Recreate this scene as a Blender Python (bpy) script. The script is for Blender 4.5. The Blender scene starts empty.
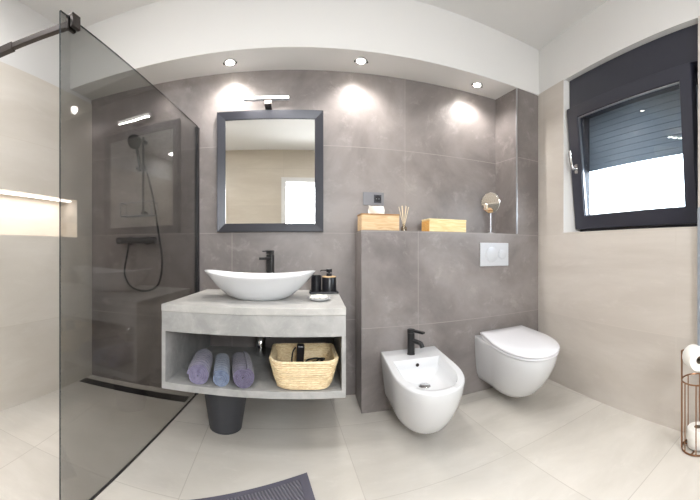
import bpy, bmesh, math, random
from mathutils import Vector, Matrix
random.seed(4)
PI = math.pi
sc = bpy.context.scene
COL = sc.collection

# ------------------------------------------------------------------ camera, world, exposure
CAMH = 1.08
F = 344.0                                   # pixels per radian of the cylindrical panorama
cd = bpy.data.cameras.new('camera')
cam = bpy.data.objects.new('camera', cd)
COL.objects.link(cam)
cam.location = (0, 0, CAMH)
cam.rotation_euler = (PI/2, 0, -52/F)
cd.type = 'PANO'
cd.panorama_type = 'CENTRAL_CYLINDRICAL'
cd.central_cylindrical_range_u_min = -350/F
cd.central_cylindrical_range_u_max = 350/F
cd.central_cylindrical_range_v_min = -250/F
cd.central_cylindrical_range_v_max = 250/F
cd.central_cylindrical_radius = 1.0
cd.clip_start = 0.01
sc.camera = cam

world = bpy.data.worlds.new('world')
sc.world = world
world.use_nodes = True
bg = world.node_tree.nodes['Background']
bg.inputs[0].default_value = (0.86, 0.93, 1.0, 1)
bg.inputs[1].default_value = 7.0
# overcast white sky above, dull ground below the horizon
wt = world.node_tree
w_tc = wt.nodes.new('ShaderNodeTexCoord'); w_s = wt.nodes.new('ShaderNodeSeparateXYZ'); w_r = wt.nodes.new('ShaderNodeValToRGB')
wt.links.new(w_tc.outputs['Generated'], w_s.inputs[0]); wt.links.new(w_s.outputs[2], w_r.inputs[0]); wt.links.new(w_r.outputs[0], bg.inputs[0])
w_r.color_ramp.elements[0].position = 0.0; w_r.color_ramp.elements[0].color = (0.07, 0.07, 0.065, 1)
w_r.color_ramp.elements[1].position = 0.03; w_r.color_ramp.elements[1].color = (0.86, 0.93, 1.0, 1)

vs = sc.view_settings
vs.view_transform = 'Standard'
vs.look = 'None'
vs.exposure = 0.96
vs.gamma = 1.0
vs.use_curve_mapping = False

SPOT_W = 12.5
FILL_W = 5
DOOR_W = 42
LED_W = 2.8

# ------------------------------------------------------------------ helpers
class MB:
    def __init__(s):
        s.v = []; s.f = []; s.sm = []
    def add(s, vs_, fs, smooth=False):
        o = len(s.v)
        s.v += [tuple(p) for p in vs_]
        s.f += [tuple(i+o for i in f) for f in fs]
        s.sm += [smooth]*len(fs)
        return s
    def prism(s, pts, z0, z1):
        """pts: plan polygon; z0/z1 number or list per point"""
        n = len(pts)
        a = z0 if isinstance(z0, (list, tuple)) else [z0]*n
        b = z1 if isinstance(z1, (list, tuple)) else [z1]*n
        v = [(p[0], p[1], a[i]) for i, p in enumerate(pts)] + [(p[0], p[1], b[i]) for i, p in enumerate(pts)]
        area = sum(pts[i][0]*pts[(i+1) % n][1]-pts[(i+1) % n][0]*pts[i][1] for i in range(n))
        f = [tuple(range(n-1, -1, -1)), tuple(range(n, 2*n))] + [(i, (i+1) % n, n+(i+1) % n, n+i) for i in range(n)]
        if area < 0:
            f = [tuple(reversed(q)) for q in f]
        return s.add(v, f)
    def box(s, x0, x1, y0, y1, z0, z1, M=None):
        v = [(x, y, z) for z in (z0, z1) for x, y in ((x0, y0), (x1, y0), (x1, y1), (x0, y1))]
        if M is not None:
            v = [tuple(M @ Vector(p)) for p in v]
        f = [(3, 2, 1, 0), (4, 5, 6, 7), (0, 1, 5, 4), (1, 2, 6, 5), (2, 3, 7, 6), (3, 0, 4, 7)]
        return s.add(v, f)
    def loft(s, rings, cap0=True, cap1=True, smooth=True):
        n = len(rings[0])
        v = [p for r in rings for p in r]
        f = []
        for k in range(len(rings)-1):
            for i in range(n):
                j = (i+1) % n
                f.append((k*n+i, k*n+j, (k+1)*n+j, (k+1)*n+i))
        if cap0: f.append(tuple(range(n-1, -1, -1)))
        if cap1: f.append(tuple((len(rings)-1)*n+i for i in range(n)))
        return s.add(v, f, smooth)
    def lathe(s, prof, c=(0, 0, 0), n=32, M=None, cap0=True, cap1=True):
        rings = []
        for r, z in prof:
            ring = [Vector((r*math.cos(2*PI*i/n), r*math.sin(2*PI*i/n), z)) for i in range(n)]
            if M is not None: ring = [M @ p for p in ring]
            rings.append([tuple(p+Vector(c)) for p in ring])
        return s.loft(rings, cap0, cap1)
    def tube(s, path, r, n=10, closed=False):
        P = [Vector(p) for p in path]
        m = len(P)
        rings = []
        up = None
        for i, p in enumerate(P):
            a = P[i-1] if (i > 0 or closed) else P[i]
            b = P[(i+1) % m] if (i < m-1 or closed) else P[i]
            t = (b-a).normalized()
            if up is None:
                up = Vector((0, 0, 1)) if abs(t.z) < 0.9 else Vector((1, 0, 0))
            x = t.cross(up)
            if x.length < 1e-5:
                x = t.cross(Vector((0.3, 1, 0.2)))
            x.normalize()
            y = t.cross(x).normalized()
            up = -y if (-y).dot(up) > 0 else y
            y = t.cross(x)
            rr = r[i] if isinstance(r, (list, tuple)) else r
            rings.append([tuple(p + x*rr*math.cos(2*PI*k/n) + y*rr*math.sin(2*PI*k/n)) for k in range(n)])
        if closed:
            rings.append(rings[0])
            return s.loft(rings, False, False)
        return s.loft(rings)
    def build(s, name, m, parent=None, loc=(0, 0, 0), bevel=0, seg=2, sub=0):
        me = bpy.data.meshes.new(name)
        me.from_pydata(s.v, [], s.f)
        me.polygons.foreach_set('use_smooth', s.sm)
        me.update()
        bm = bmesh.new(); bm.from_mesh(me)
        bmesh.ops.remove_doubles(bm, verts=bm.verts, dist=1e-6)
        bmesh.ops.recalc_face_normals(bm, faces=bm.faces)
        for e_ in bm.edges:
            if len(e_.link_faces) == 2 and e_.calc_face_angle(0) > 0.75: e_.smooth = False
        bm.to_mesh(me); bm.free()
        o = bpy.data.objects.new(name, me)
        COL.objects.link(o)
        if m: me.materials.append(m)
        if parent: o.parent = parent
        o.location = loc
        if bevel:
            b = o.modifiers.new('bevel', 'BEVEL'); b.width = bevel; b.segments = seg; b.limit_method = 'ANGLE'; b.angle_limit = 0.7
            b.harden_normals = False
        if sub:
            q = o.modifiers.new('sub', 'SUBSURF'); q.levels = sub; q.render_levels = sub
        return o

def catmull(pts, k=8):
    P = [Vector(p) for p in pts]
    P = [2*P[0]-P[1]] + P + [2*P[-1]-P[-2]]
    out = []
    for i in range(1, len(P)-2):
        for j in range(k):
            t = j/k
            a, b, c, d = P[i-1:i+3]
            out.append(0.5*((2*b)+(c-a)*t+(2*a-5*b+4*c-d)*t*t+(3*b-a-3*c+d)*t**3))
    out.append(P[-2])
    return out

def tag(o, label, cat, group=None):
    o['label'] = label; o['category'] = cat
    if group: o['group'] = group
    return o

def thing(name, label, cat, loc, rz=0, group=None):
    o = bpy.data.objects.new(name, None)
    o.empty_display_size = 0.05
    COL.objects.link(o)
    o.location = loc; o.rotation_euler = (0, 0, rz)
    return tag(o, label, cat, group)

def struct(o):
    o['kind'] = 'structure'
    return o

def copy_tree(o, parent=None):
    c = o.copy(); COL.objects.link(c)
    if parent: c.parent = parent
    for ch in list(o.children):
        copy_tree(ch, c)
    return c

def srgb(r, g, b):
    def l(c):
        c /= 255
        return c/12.92 if c <= 0.04045 else ((c+0.055)/1.055)**2.4
    return (l(r), l(g), l(b), 1)

# ------------------------------------------------------------------ materials
def new_mat(name):
    m = bpy.data.materials.new(name); m.use_nodes = True
    nt = m.node_tree
    return m, nt, nt.nodes['Principled BSDF']

def N(nt, t, **kw):
    n = nt.nodes.new(t)
    for k, v in kw.items():
        setattr(n, k, v)
    return n

def simple(name, col, rough=0.5, metal=0, var=0.06, scale=12, bump=0, bscale=200, coat=0, spec=0.5, emit=None, est=0):
    m, nt, p = new_mat(name)
    tc = N(nt, 'ShaderNodeTexCoord')
    no = N(nt, 'ShaderNodeTexNoise'); no.inputs['Scale'].default_value = scale; no.inputs['Detail'].default_value = 4
    nt.links.new(tc.outputs['Object'], no.inputs['Vector'])
    mx = N(nt, 'ShaderNodeMix', data_type='RGBA')
    mx.inputs[6].default_value = tuple(c*(1-var) for c in col[:3]) + (1,)
    mx.inputs[7].default_value = tuple(min(1, c*(1+var)) for c in col[:3]) + (1,)
    nt.links.new(no.outputs['Fac'], mx.inputs[0])
    nt.links.new(mx.outputs[2], p.inputs['Base Color'])
    p.inputs['Roughness'].default_value = rough
    p.inputs['Metallic'].default_value = metal
    p.inputs['Specular IOR Level'].default_value = spec
    p.inputs['Coat Weight'].default_value = coat
    if bump:
        nb = N(nt, 'ShaderNodeTexNoise'); nb.inputs['Scale'].default_value = bscale; nb.inputs['Detail'].default_value = 2
        nt.links.new(tc.outputs['Object'], nb.inputs['Vector'])
        b = N(nt, 'ShaderNodeBump'); b.inputs['Strength'].default_value = bump; b.inputs['Distance'].default_value = 0.004
        nt.links.new(nb.outputs['Fac'], b.inputs['Height'])
        nt.links.new(b.outputs[0], p.inputs['Normal'])
    if emit:
        p.inputs['Emission Color'].default_value = emit; p.inputs['Emission Strength'].default_value = est
    return m

def tile(name, c0, c1, c2, joint, axes, bw, bh, off=(0, 0), rot=0, rough=0.45, nscale=1.6, stretch=(1, 1, 1), mortar=0.002, seed=0.0, contrast=(0.36, 0.66)):
    """large format stoneware: cloudy noise between c0..c1, pale veins c2, straight joints"""
    m, nt, p = new_mat(name)
    tc = N(nt, 'ShaderNodeTexCoord')
    sx = N(nt, 'ShaderNodeSeparateXYZ'); nt.links.new(tc.outputs['Object'], sx.inputs[0])
    cx = N(nt, 'ShaderNodeCombineXYZ')
    nt.links.new(sx.outputs['XYZ'.index(axes[0])], cx.inputs[0])
    nt.links.new(sx.outputs['XYZ'.index(axes[1])], cx.inputs[1])
    mp = N(nt, 'ShaderNodeMapping'); mp.vector_type = 'POINT'
    mp.inputs['Location'].default_value = (off[0], off[1], 0)
    mp.inputs['Rotation'].default_value = (0, 0, rot)
    nt.links.new(cx.outputs[0], mp.inputs['Vector'])
    br = N(nt, 'ShaderNodeTexBrick'); br.offset = 0; br.squash = 1
    br.inputs['Scale'].default_value = 1
    br.inputs['Brick Width'].default_value = bw; br.inputs['Row Height'].default_value = bh
    br.inputs['Mortar Size'].default_value = mortar; br.inputs['Mortar Smooth'].default_value = 0.1
    br.inputs['Color1'].default_value = (0, 0, 0, 1); br.inputs['Color2'].default_value = (1, 1, 1, 1)
    br.inputs['Bias'].default_value = 0
    nt.links.new(mp.outputs[0], br.inputs['Vector'])
    # noise coordinates jump a little from tile to tile
    st = N(nt, 'ShaderNodeMapping'); st.inputs['Scale'].default_value = stretch; st.inputs['Location'].default_value = (seed, seed*1.7, seed)
    nt.links.new(tc.outputs['Object'], st.inputs['Vector'])
    n1 = N(nt, 'ShaderNodeTexNoise'); n1.inputs['Scale'].default_value = nscale; n1.inputs['Detail'].default_value = 9; n1.inputs['Roughness'].default_value = 0.62; n1.inputs['Distortion'].default_value = 0.5
    nt.links.new(st.outputs[0], n1.inputs['Vector'])
    r1 = N(nt, 'ShaderNodeMapRange'); r1.inputs[1].default_value = contrast[0]; r1.inputs[2].default_value = contrast[1]
    nt.links.new(n1.outputs['Fac'], r1.inputs[0])
    m1 = N(nt, 'ShaderNodeMix', data_type='RGBA'); m1.inputs[6].default_value = c0; m1.inputs[7].default_value = c1
    nt.links.new(r1.outputs[0], m1.inputs[0])
    n2 = N(nt, 'ShaderNodeTexNoise'); n2.inputs['Scale'].default_value = nscale*4.2; n2.inputs['Detail'].default_value = 10; n2.inputs['Roughness'].default_value = 0.72; n2.inputs['Distortion'].default_value = 0.35
    nt.links.new(st.outputs[0], n2.inputs['Vector'])
    r2 = N(nt, 'ShaderNodeMapRange'); r2.inputs[1].default_value = 0.55; r2.inputs[2].default_value = 0.8; r2.inputs[4].default_value = 0.6
    nt.links.new(n2.outputs['Fac'], r2.inputs[0])
    m2 = N(nt, 'ShaderNodeMix', data_type='RGBA'); m2.inputs[7].default_value = c2
    nt.links.new(r2.outputs[0], m2.inputs[0]); nt.links.new(m1.outputs[2], m2.inputs[6])
    # slight tone difference per tile
    hv = N(nt, 'ShaderNodeHueSaturation')
    tv = N(nt, 'ShaderNodeMapRange'); tv.inputs[3].default_value = 0.955; tv.inputs[4].default_value = 1.045
    nt.links.new(br.outputs['Color'], tv.inputs[0]); nt.links.new(tv.outputs[0], hv.inputs['Value'])
    nt.links.new(m2.outputs[2], hv.inputs['Color'])
    m3 = N(nt, 'ShaderNodeMix', data_type='RGBA'); m3.inputs[7].default_value = joint
    nt.links.new(br.outputs['Fac'], m3.inputs[0]); nt.links.new(hv.outputs[0], m3.inputs[6])
    nt.links.new(m3.outputs[2], p.inputs['Base Color'])
    p.inputs['Roughness'].default_value = rough
    b = N(nt, 'ShaderNodeBump'); b.inputs['Strength'].default_value = 0.06; b.inputs['Distance'].default_value = 0.003
    nt.links.new(n2.outputs['Fac'], b.inputs['Height']); nt.links.new(b.outputs[0], p.inputs['Normal'])
    return m

GREY = (srgb(112, 105, 103), srgb(148, 141, 138), srgb(182, 175, 171))
M = {}
M['tile_grey'] = tile('grey stoneware wall', *GREY, srgb(156, 149, 144), 'XZ', 1.306, 0.645, (0.486, -1.205+0.645*3), rough=0.42)
M['tile_ledge'] = tile('grey stoneware ledge', *GREY, srgb(156, 149, 144), 'XZ', 1.306, 0.645, (0.486, -1.205+0.645*3), rough=0.42, seed=3.3)
M['tile_side'] = tile('grey stoneware pillar side', *GREY, srgb(165, 158, 152), 'YZ', 1.306, 0.645, (0.3, -1.205+0.645*3), rough=0.42, seed=6)
M['tile_beige'] = tile('beige stoneware wall', srgb(192, 184, 175), srgb(206, 199, 191), srgb(214, 208, 201), srgb(198, 190, 181), 'YZ', 1.29, 0.645, (0.35, -1.205+0.645*3), rough=0.42, nscale=1.3, stretch=(1, 0.6, 2.4), seed=1.2)
M['tile_cream'] = tile('cream stoneware wall', srgb(212, 205, 194), srgb(222, 216, 207), srgb(228, 223, 215), srgb(208, 200, 188), 'YZ', 1.29, 0.645, (0.0, -1.205+0.645*3), rough=0.42, nscale=1.3, stretch=(1, 0.6, 2.4), seed=8)
M['tile_cream_x'] = tile('cream stoneware wall behind', srgb(190, 180, 164), srgb(202, 193, 178), srgb(210, 202, 188), srgb(186, 177, 162), 'XZ', 1.29, 0.645, (0.0, -1.205+0.645*3), rough=0.42, nscale=1.3, stretch=(0.6, 1, 2.4), seed=5)
M['tile_floor'] = tile('pale stoneware floor', srgb(200, 195, 186), srgb(214, 209, 201), srgb(224, 219, 212), srgb(186, 180, 171), 'XY', 0.80, 0.645, (0.43, -1.43+0.645*4), rot=-0.055, rough=0.3, nscale=1.5, stretch=(1, 2.2, 1), seed=2.2, mortar=0.0022)
M['plaster'] = simple('white plaster', srgb(221, 220, 218), 0.85, var=0.012, scale=3, bump=0.05, bscale=60)
M['concrete'] = tile('grey concrete laminate', srgb(154, 154, 152), srgb(178, 177, 175), srgb(200, 199, 197), srgb(160, 159, 157), 'XY', 9, 9, (4, 4), rough=0.5, nscale=7, contrast=(0.38, 0.62))
M['counter'] = tile('grey concrete counter painted lit', srgb(176, 175, 172), srgb(196, 194, 190), srgb(212, 210, 206), srgb(160, 159, 157), 'XY', 9, 9, (4, 4), rough=0.35, nscale=7, contrast=(0.38, 0.62))  # same laminate as the vanity front, lightened to carry the light on top
M['ceramic'] = simple('white glazed ceramic', srgb(212, 213, 215), 0.1, var=0.004, coat=0.2)
M['plastic_white'] = simple('white gloss plastic', srgb(229, 229, 233), 0.15, var=0.005)
M['black'] = simple('matt black metal', srgb(22, 22, 24), 0.38, metal=0.0, var=0.15, scale=30)
M['black_plastic'] = simple('black plastic', srgb(20, 20, 26), 0.3, var=0.1)
M['dark_metal'] = simple('dark bronze metal', srgb(62, 56, 54), 0.38, metal=0.6, var=0.08)
M['chrome'] = simple('chrome', srgb(215, 215, 215), 0.12, metal=1, var=0.02)
M['satin'] = simple('satin steel', srgb(200, 202, 206), 0.3, metal=1, var=0.02)
M['frame_grey'] = simple('grey painted mirror frame', srgb(46, 47, 54), 0.3, metal=0.2, var=0.04)
M['mirror'] = simple('mirror glass', (0.93, 0.94, 0.93, 1), 0.005, metal=1, var=0.0)
M['copper'] = simple('rose copper wire', srgb(150, 112, 84), 0.28, metal=0.9, var=0.08)
M['anthracite'] = simple('anthracite window frame', srgb(48, 49, 60), 0.32, var=0.05, scale=40)
M['paper'] = simple('white paper', srgb(240, 238, 232), 0.9, var=0.02, scale=60, bump=0.15, bscale=300)
M['card'] = simple('grey cardboard', srgb(126, 112, 98), 0.9)
M['bin'] = simple('dark grey plastic bin', srgb(62, 63, 68), 0.5, var=0.05)
M['silver'] = simple('silver painted plastic', srgb(202, 204, 208), 0.3, metal=0.15, var=0.02)
M['plate'] = simple('grey switch plate', srgb(126, 126, 130), 0.35, metal=0.3, var=0.04)
M['dark_socket'] = simple('charcoal socket insert', srgb(52, 54, 62), 0.4)
M['soap'] = simple('white soap', srgb(236, 232, 220), 0.6, var=0.05, scale=80, bump=0.3, bscale=150)
M['bulb'] = simple('lit lamp', (1, 1, 1, 1), 0.5, var=0, emit=(1, 0.92, 0.8, 1), est=28)
M['led_bar'] = simple('lit bar diffuser', (1, 1, 1, 1), 0.5, var=0, emit=(1, 0.95, 0.87, 1), est=2.2)
M['led_strip'] = simple('lit strip diffuser', (1, 1, 1, 1), 0.5, var=0, emit=(1, 0.91, 0.84, 1), est=2.0)
M['fill_diffuser'] = simple('added fill light diffuser', (1, 1, 1, 1), 0.5, var=0, emit=(1, 0.98, 0.96, 1), est=2.5)  # diffuser of the added fill panels
M['shutter'] = simple('grey roller shutter', srgb(150, 162, 176), 0.5, var=0.05)
M['hall'] = simple('white hall wall', srgb(232, 236, 240), 0.9, var=0.01)
M['reed'] = simple('pale reed', srgb(226, 208, 176), 0.8, var=0.1, scale=60)
M['towel_edge'] = simple('grey blue towel', srgb(150, 158, 166), 0.95, var=0.1, scale=40, bump=0.6, bscale=300)

def fabric(name, col, col2):
    m, nt, p = new_mat(name)
    tc = N(nt, 'ShaderNodeTexCoord')
    n1 = N(nt, 'ShaderNodeTexNoise'); n1.inputs['Scale'].default_value = 45; n1.inputs['Detail'].default_value = 5
    nt.links.new(tc.outputs['Object'], n1.inputs['Vector'])
    w = N(nt, 'ShaderNodeTexWave'); w.wave_type = 'BANDS'; w.bands_direction = 'Y'; w.inputs['Scale'].default_value = 9; w.inputs['Distortion'].default_value = 1.2
    nt.links.new(tc.outputs['Object'], w.inputs['Vector'])
    a = N(nt, 'ShaderNodeMath', operation='ADD'); nt.links.new(n1.outputs['Fac'], a.inputs[0])
    b = N(nt, 'ShaderNodeMath', operation='MULTIPLY'); b.inputs[1].default_value = 0.35; nt.links.new(w.outputs['Fac'], b.inputs[0])
    nt.links.new(b.outputs[0], a.inputs[1])
    r = N(nt, 'ShaderNodeMapRange'); r.inputs[1].default_value = 0.4; r.inputs[2].default_value = 0.95; nt.links.new(a.outputs[0], r.inputs[0])
    mx = N(nt, 'ShaderNodeMix', data_type='RGBA'); mx.inputs[6].default_value = col; mx.inputs[7].default_value = col2
    nt.links.new(r.outputs[0], mx.inputs[0]); nt.links.new(mx.outputs[2], p.inputs['Base Color'])
    p.inputs['Roughness'].default_value = 0.95
    p.inputs['Sheen Weight'].default_value = 0.4
    bp = N(nt, 'ShaderNodeBump'); bp.inputs['Strength'].default_value = 0.8; bp.inputs['Distance'].default_value = 0.004
    n2 = N(nt, 'ShaderNodeTexNoise'); n2.inputs['Scale'].default_value = 260; nt.links.new(tc.outputs['Object'], n2.inputs['Vector'])
    nt.links.new(n2.outputs['Fac'], bp.inputs['Height']); nt.links.new(bp.outputs[0], p.inputs['Normal'])
    return m
M['towel_lilac'] = fabric('lilac terry', srgb(96, 90, 118), srgb(142, 136, 164))
M['towel_blue'] = fabric('blue terry', srgb(88, 100, 128), srgb(132, 145, 170))
M['towel_plum'] = fabric('plum terry', srgb(74, 68, 92), srgb(112, 105, 132))

def wood(name, c0, c1, sc_=(1, 8, 8)):
    m, nt, p = new_mat(name)
    tc = N(nt, 'ShaderNodeTexCoord')
    mp = N(nt, 'ShaderNodeMapping'); mp.inputs['Scale'].default_value = sc_
    nt.links.new(tc.outputs['Object'], mp.inputs['Vector'])
    n1 = N(nt, 'ShaderNodeTexNoise'); n1.inputs['Scale'].default_value = 9; n1.inputs['Detail'].default_value = 6; n1.inputs['Distortion'].default_value = 0.8
    nt.links.new(mp.outputs[0], n1.inputs['Vector'])
    r = N(nt, 'ShaderNodeMapRange'); r.inputs[1].default_value = 0.35; r.inputs[2].default_value = 0.65; nt.links.new(n1.outputs['Fac'], r.inputs[0])
    mx = N(nt, 'ShaderNodeMix', data_type='RGBA'); mx.inputs[6].default_value = c0; mx.inputs[7].default_value = c1
    nt.links.new(r.outputs[0], mx.inputs[0]); nt.links.new(mx.outputs[2], p.inputs['Base Color'])
    p.inputs['Roughness'].default_value = 0.5
    return m
M['bamboo'] = wood('bamboo', srgb(204, 168, 124), srgb(228, 198, 156))
M['bamboo_dark'] = wood('bamboo edge', srgb(158, 112, 66), srgb(182, 138, 88))
M['pine'] = wood('pale pine', srgb(226, 196, 138), srgb(244, 222, 172))
M['pine_end'] = wood('orange pine end', srgb(206, 150, 76), srgb(226, 176, 100))
M['straw'] = wood('woven straw', srgb(214, 186, 142), srgb(246, 230, 194), (6, 6, 40))

def glass_mat(name, tint, ior=1.45, rough=0.0):
    m = bpy.data.materials.new(name); m.use_nodes = True
    nt = m.node_tree; nt.nodes.clear()
    out = N(nt, 'ShaderNodeOutputMaterial')
    tr = N(nt, 'ShaderNodeBsdfTransparent'); tr.inputs[0].default_value = tint
    gl = N(nt, 'ShaderNodeBsdfGlossy'); gl.inputs['Roughness'].default_value = rough
    # Schlick reflectance, equal from both sides of the pane
    lw = N(nt, 'ShaderNodeLayerWeight'); lw.inputs['Blend'].default_value = 0.5
    pw = N(nt, 'ShaderNodeMath', operation='POWER'); pw.inputs[1].default_value = 4.5
    nt.links.new(lw.outputs['Facing'], pw.inputs[0])
    fm = N(nt, 'ShaderNodeMath', operation='MULTIPLY_ADD'); fm.inputs[1].default_value = 0.85; fm.inputs[2].default_value = 0.035
    nt.links.new(pw.outputs[0], fm.inputs[0])
    mx = N(nt, 'ShaderNodeMixShader')
    nt.links.new(fm.outputs[0], mx.inputs[0]); nt.links.new(tr.outputs[0], mx.inputs[1]); nt.links.new(gl.outputs[0], mx.inputs[2])
    nt.links.new(mx.outputs[0], out.inputs[0])
    return m
M['smoked'] = glass_mat('smoked glass', (0.665, 0.665, 0.66, 1))
M['glass_edge'] = simple('polished dark glass edge', srgb(44, 48, 52), 0.15)
M['pane'] = glass_mat('window glass', (0.92, 0.95, 0.97, 1))
M['bottle'] = glass_mat('clear bottle glass', (0.86, 0.84, 0.80, 1))

# mat with ribs
def ribbed(name, col, col2):
    m, nt, p = new_mat(name)
    tc = N(nt, 'ShaderNodeTexCoord')
    w = N(nt, 'ShaderNodeTexWave'); w.bands_direction = 'X'; w.inputs['Scale'].default_value = 20; w.inputs['Distortion'].default_value = 0.6; w.inputs['Detail'].default_value = 2
    nt.links.new(tc.outputs['Object'], w.inputs['Vector'])
    mx = N(nt, 'ShaderNodeMix', data_type='RGBA'); mx.inputs[6].default_value = col; mx.inputs[7].default_value = col2
    nt.links.new(w.outputs['Fac'], mx.inputs[0]); nt.links.new(mx.outputs[2], p.inputs['Base Color'])
    b = N(nt, 'ShaderNodeBump'); b.inputs['Distance'].default_value = 0.01; b.inputs['Strength'].default_value = 0.7
    nt.links.new(w.outputs['Fac'], b.inputs['Height']); nt.links.new(b.outputs[0], p.inputs['Normal'])
    p.inputs['Roughness'].default_value = 0.95
    return m
M['mat'] = ribbed('ribbed cotton mat', srgb(84, 83, 92), srgb(122, 120, 130))
M['mat_hem'] = simple('grey cotton hem', srgb(92, 90, 102), 0.95, var=0.1, scale=60, bump=0.6, bscale=300)

# ------------------------------------------------------------------ room shell
def yb(x): return 2.52+0.036*x                    # back wall
def yl(x): return 2.213+0.045*x                   # ledge wall front
def xl(y): return -1.858+0.0728*y                 # left wall
def xr(y): return 1.93+0.0656*(y-2.30)            # right wall
def xg(y): return -0.9284+0.0728*y                # shower glass
def zs(x): return CAMH+1.32+0.014*x               # soffit underside
YF = -0.96                                        # wall behind the camera
HC = 2.82
T = 0.1
TL, TR = 2.34, 2.435

BLC = (xl(2.459), yb(-1.68))                      # back left corner
LEDGE_L = 0.417
def rot_box(mb, x0, x1, y0, y1, z0, z1, R=0, c=(0, 0, 0)):
    return mb.box(x0, x1, y0, y1, z0, z1, Matrix.Translation(c) @ Matrix.Rotation(R, 4, 'Z'))

struct(MB().prism([(-2.1, YF-T), (2.15, YF-T), (2.15, 2.75), (-2.1, 2.75)], -0.1, 0).build('floor', M['tile_floor']))
struct(MB().prism([(-2.1, YF-T), (2.3, YF-T), (2.3, 2.75), (-2.1, 2.75)], HC, HC+0.1).build('ceiling', M['plaster']))
struct(MB().prism([(-2.0, yb(-2.0)), (2.1, yb(2.1)), (2.1, 2.72), (-2.0, 2.72)], 0, HC).build('wall_back', M['tile_grey']))
# left wall with lit niche  (tile up to TL, plaster above, set back 4 mm)
NY0, NY1, NZ0, NZ1, ND = -0.2, 2.264, 1.184, 1.488, 0.17
lw = MB()
def lquad(mb, y0, y1, z0, z1, d0=0.0, d1=0.3):
    mb.prism([(xl(y0)-d0, y0), (xl(y0)-d1, y0), (xl(y1)-d1, y1), (xl(y1)-d0, y1)], z0, z1)
lquad(lw, YF, 2.56, 0, NZ0); lquad(lw, YF, 2.56, NZ1, TL); lquad(lw, YF, NY0, NZ0, NZ1); lquad(lw, NY1, 2.56, NZ0, NZ1); lquad(lw, NY0, NY1, NZ0, NZ1, ND, 0.3)
WL = struct(lw.build('wall_left', M['tile_cream']))
up = MB(); lquad(up, YF, 2.6, TL, HC, 0.006, 0.3)
struct(up.build('wall_left_upper', M['plaster']))
st = thing('niche_light', 'warm lit strip along the top of the recess in the cream shower wall', 'light strip', (xl(1.0)-0.1, 1.0, NZ1-0.012))
sb = MB()
for a, b in ((NY0+0.01, NY1-0.01),):
    sb.prism([(xl(a)-0.05, a), (xl(a)-0.09, a), (xl(b)-0.09, b), (xl(b)-0.05, b)], NZ1-0.012, NZ1-0.001)
    sb.v = [(x-st.location.x, y-st.location.y, z-st.location.z) for x, y, z in sb.v]
sb.build('diffuser', M['led_strip'], st)
ld = bpy.data.lights.new('niche_strip_light', 'AREA'); ld.shape = 'RECTANGLE'; ld.size = 0.03; ld.size_y = 2.4; ld.energy = LED_W; ld.color = (1, 0.9, 0.83)
lo = bpy.data.objects.new('niche_strip_light', ld); COL.objects.link(lo); lo.parent = st; lo.location = (0.04, 0.03, -0.004); lo.rotation_euler = (0, 0, -0.0728)

# right wall with window opening
RO = Vector((1.93, 2.30, 0)); RD = Vector((-0.0655, -0.9979, 0)); RN = Vector((0.9979, -0.0655, 0))
def RW(s, r, z): return tuple(RO+RD*s+RN*r+Vector((0, 0, z)))
def rbox(mb, s0, s1, r0, r1, z0, z1):
    v = [RW(s, r, z) for z in (z0, z1) for s, r in ((s0, r0), (s0, r1), (s1, r1), (s1, r0))]
    f = [(3, 2, 1, 0), (4, 5, 6, 7), (0, 1, 5, 4), (1, 2, 6, 5), (2, 3, 7, 6), (3, 0, 4, 7)]
    return mb.add(v, f)
WS0, WS1, WZ0, WZ1, WT = 0.340, 1.513, 1.217, TR, 0.23
rw = MB()
rbox(rw, -0.3, 3.4, 0, WT, 0, WZ0); rbox(rw, -0.3, WS0, 0, WT, WZ0, TR); rbox(rw, WS1, 3.4, 0, WT, WZ0, TR)
struct(rw.build('wall_right', M['tile_beige']))
ru = MB(); rbox(ru, -0.3, 3.4, 0.006, WT, TR, HC)
struct(ru.build('wall_right_upper', M['plaster']))
# plastered reveals of the window opening
rv = MB()
q_ = [(WS0, 0.001), (WS0+0.030, 0.15), (WS0+0.030, 0.22), (WS0-0.001, 0.22)]
rv.add([RW(s_, r_, z_) for z_ in (WZ0, TR-0.0045) for s_, r_ in q_], [(3, 2, 1, 0), (4, 5, 6, 7), (0, 1, 5, 4), (1, 2, 6, 5), (2, 3, 7, 6), (3, 0, 4, 7)])
rbox(rv, WS0, WS1, 0.002, 0.2, TR-0.004, TR); rbox(rv, WS1-0.004, WS1, 0.004, 0.2, WZ0, TR)
struct(rv.build('trim_1', M['plaster']))

# front wall behind the camera, with a doorway into a bright hall
DX0, DX1, DZ = 0.02, 0.86, 2.28
fw = MB()
fw.box(-2.1, DX0, YF-T, YF, 0, HC); fw.box(DX1, 2.2, YF-T, YF, 0, HC); fw.box(DX0, DX1, YF-T, YF, DZ, HC)
struct(fw.build('wall_front', M['tile_cream_x']))
dc = MB()
for a, b in ((DX0-0.06, DX0+0.02), (DX1-0.02, DX1+0.06)): dc.box(a, b, YF-T-0.012, YF+0.012, 0, DZ-0.0205)
dc.box(DX0-0.06, DX1+0.06, YF-T-0.012, YF+0.012, DZ-0.02, DZ+0.06)
struct(dc.build('door_1', M['plaster']))
hl = MB()
hl.box(-1.6, 1.9, -2.4, -2.3, 0, HC); hl.box(-1.7, -1.6, -2.4, YF-T, 0, HC); hl.box(1.9, 2.0, -2.4, YF-T, 0, HC)
struct(hl.build('wall_hall', M['hall']))
struct(MB().box(-1.7, 2.0, -2.4, YF-T, -0.1, 0).build('floor_hall', M['tile_floor']))
struct(MB().box(-1.7, 2.0, -2.4, YF-T, HC, HC+0.1).build('ceiling_hall', M['hall']))
hd = bpy.data.lights.new('hall_light', 'AREA'); hd.shape = 'RECTANGLE'; hd.size = 1.1; hd.size_y = 1.0; hd.energy = DOOR_W; hd.color = (0.93, 0.965, 1)
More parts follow.
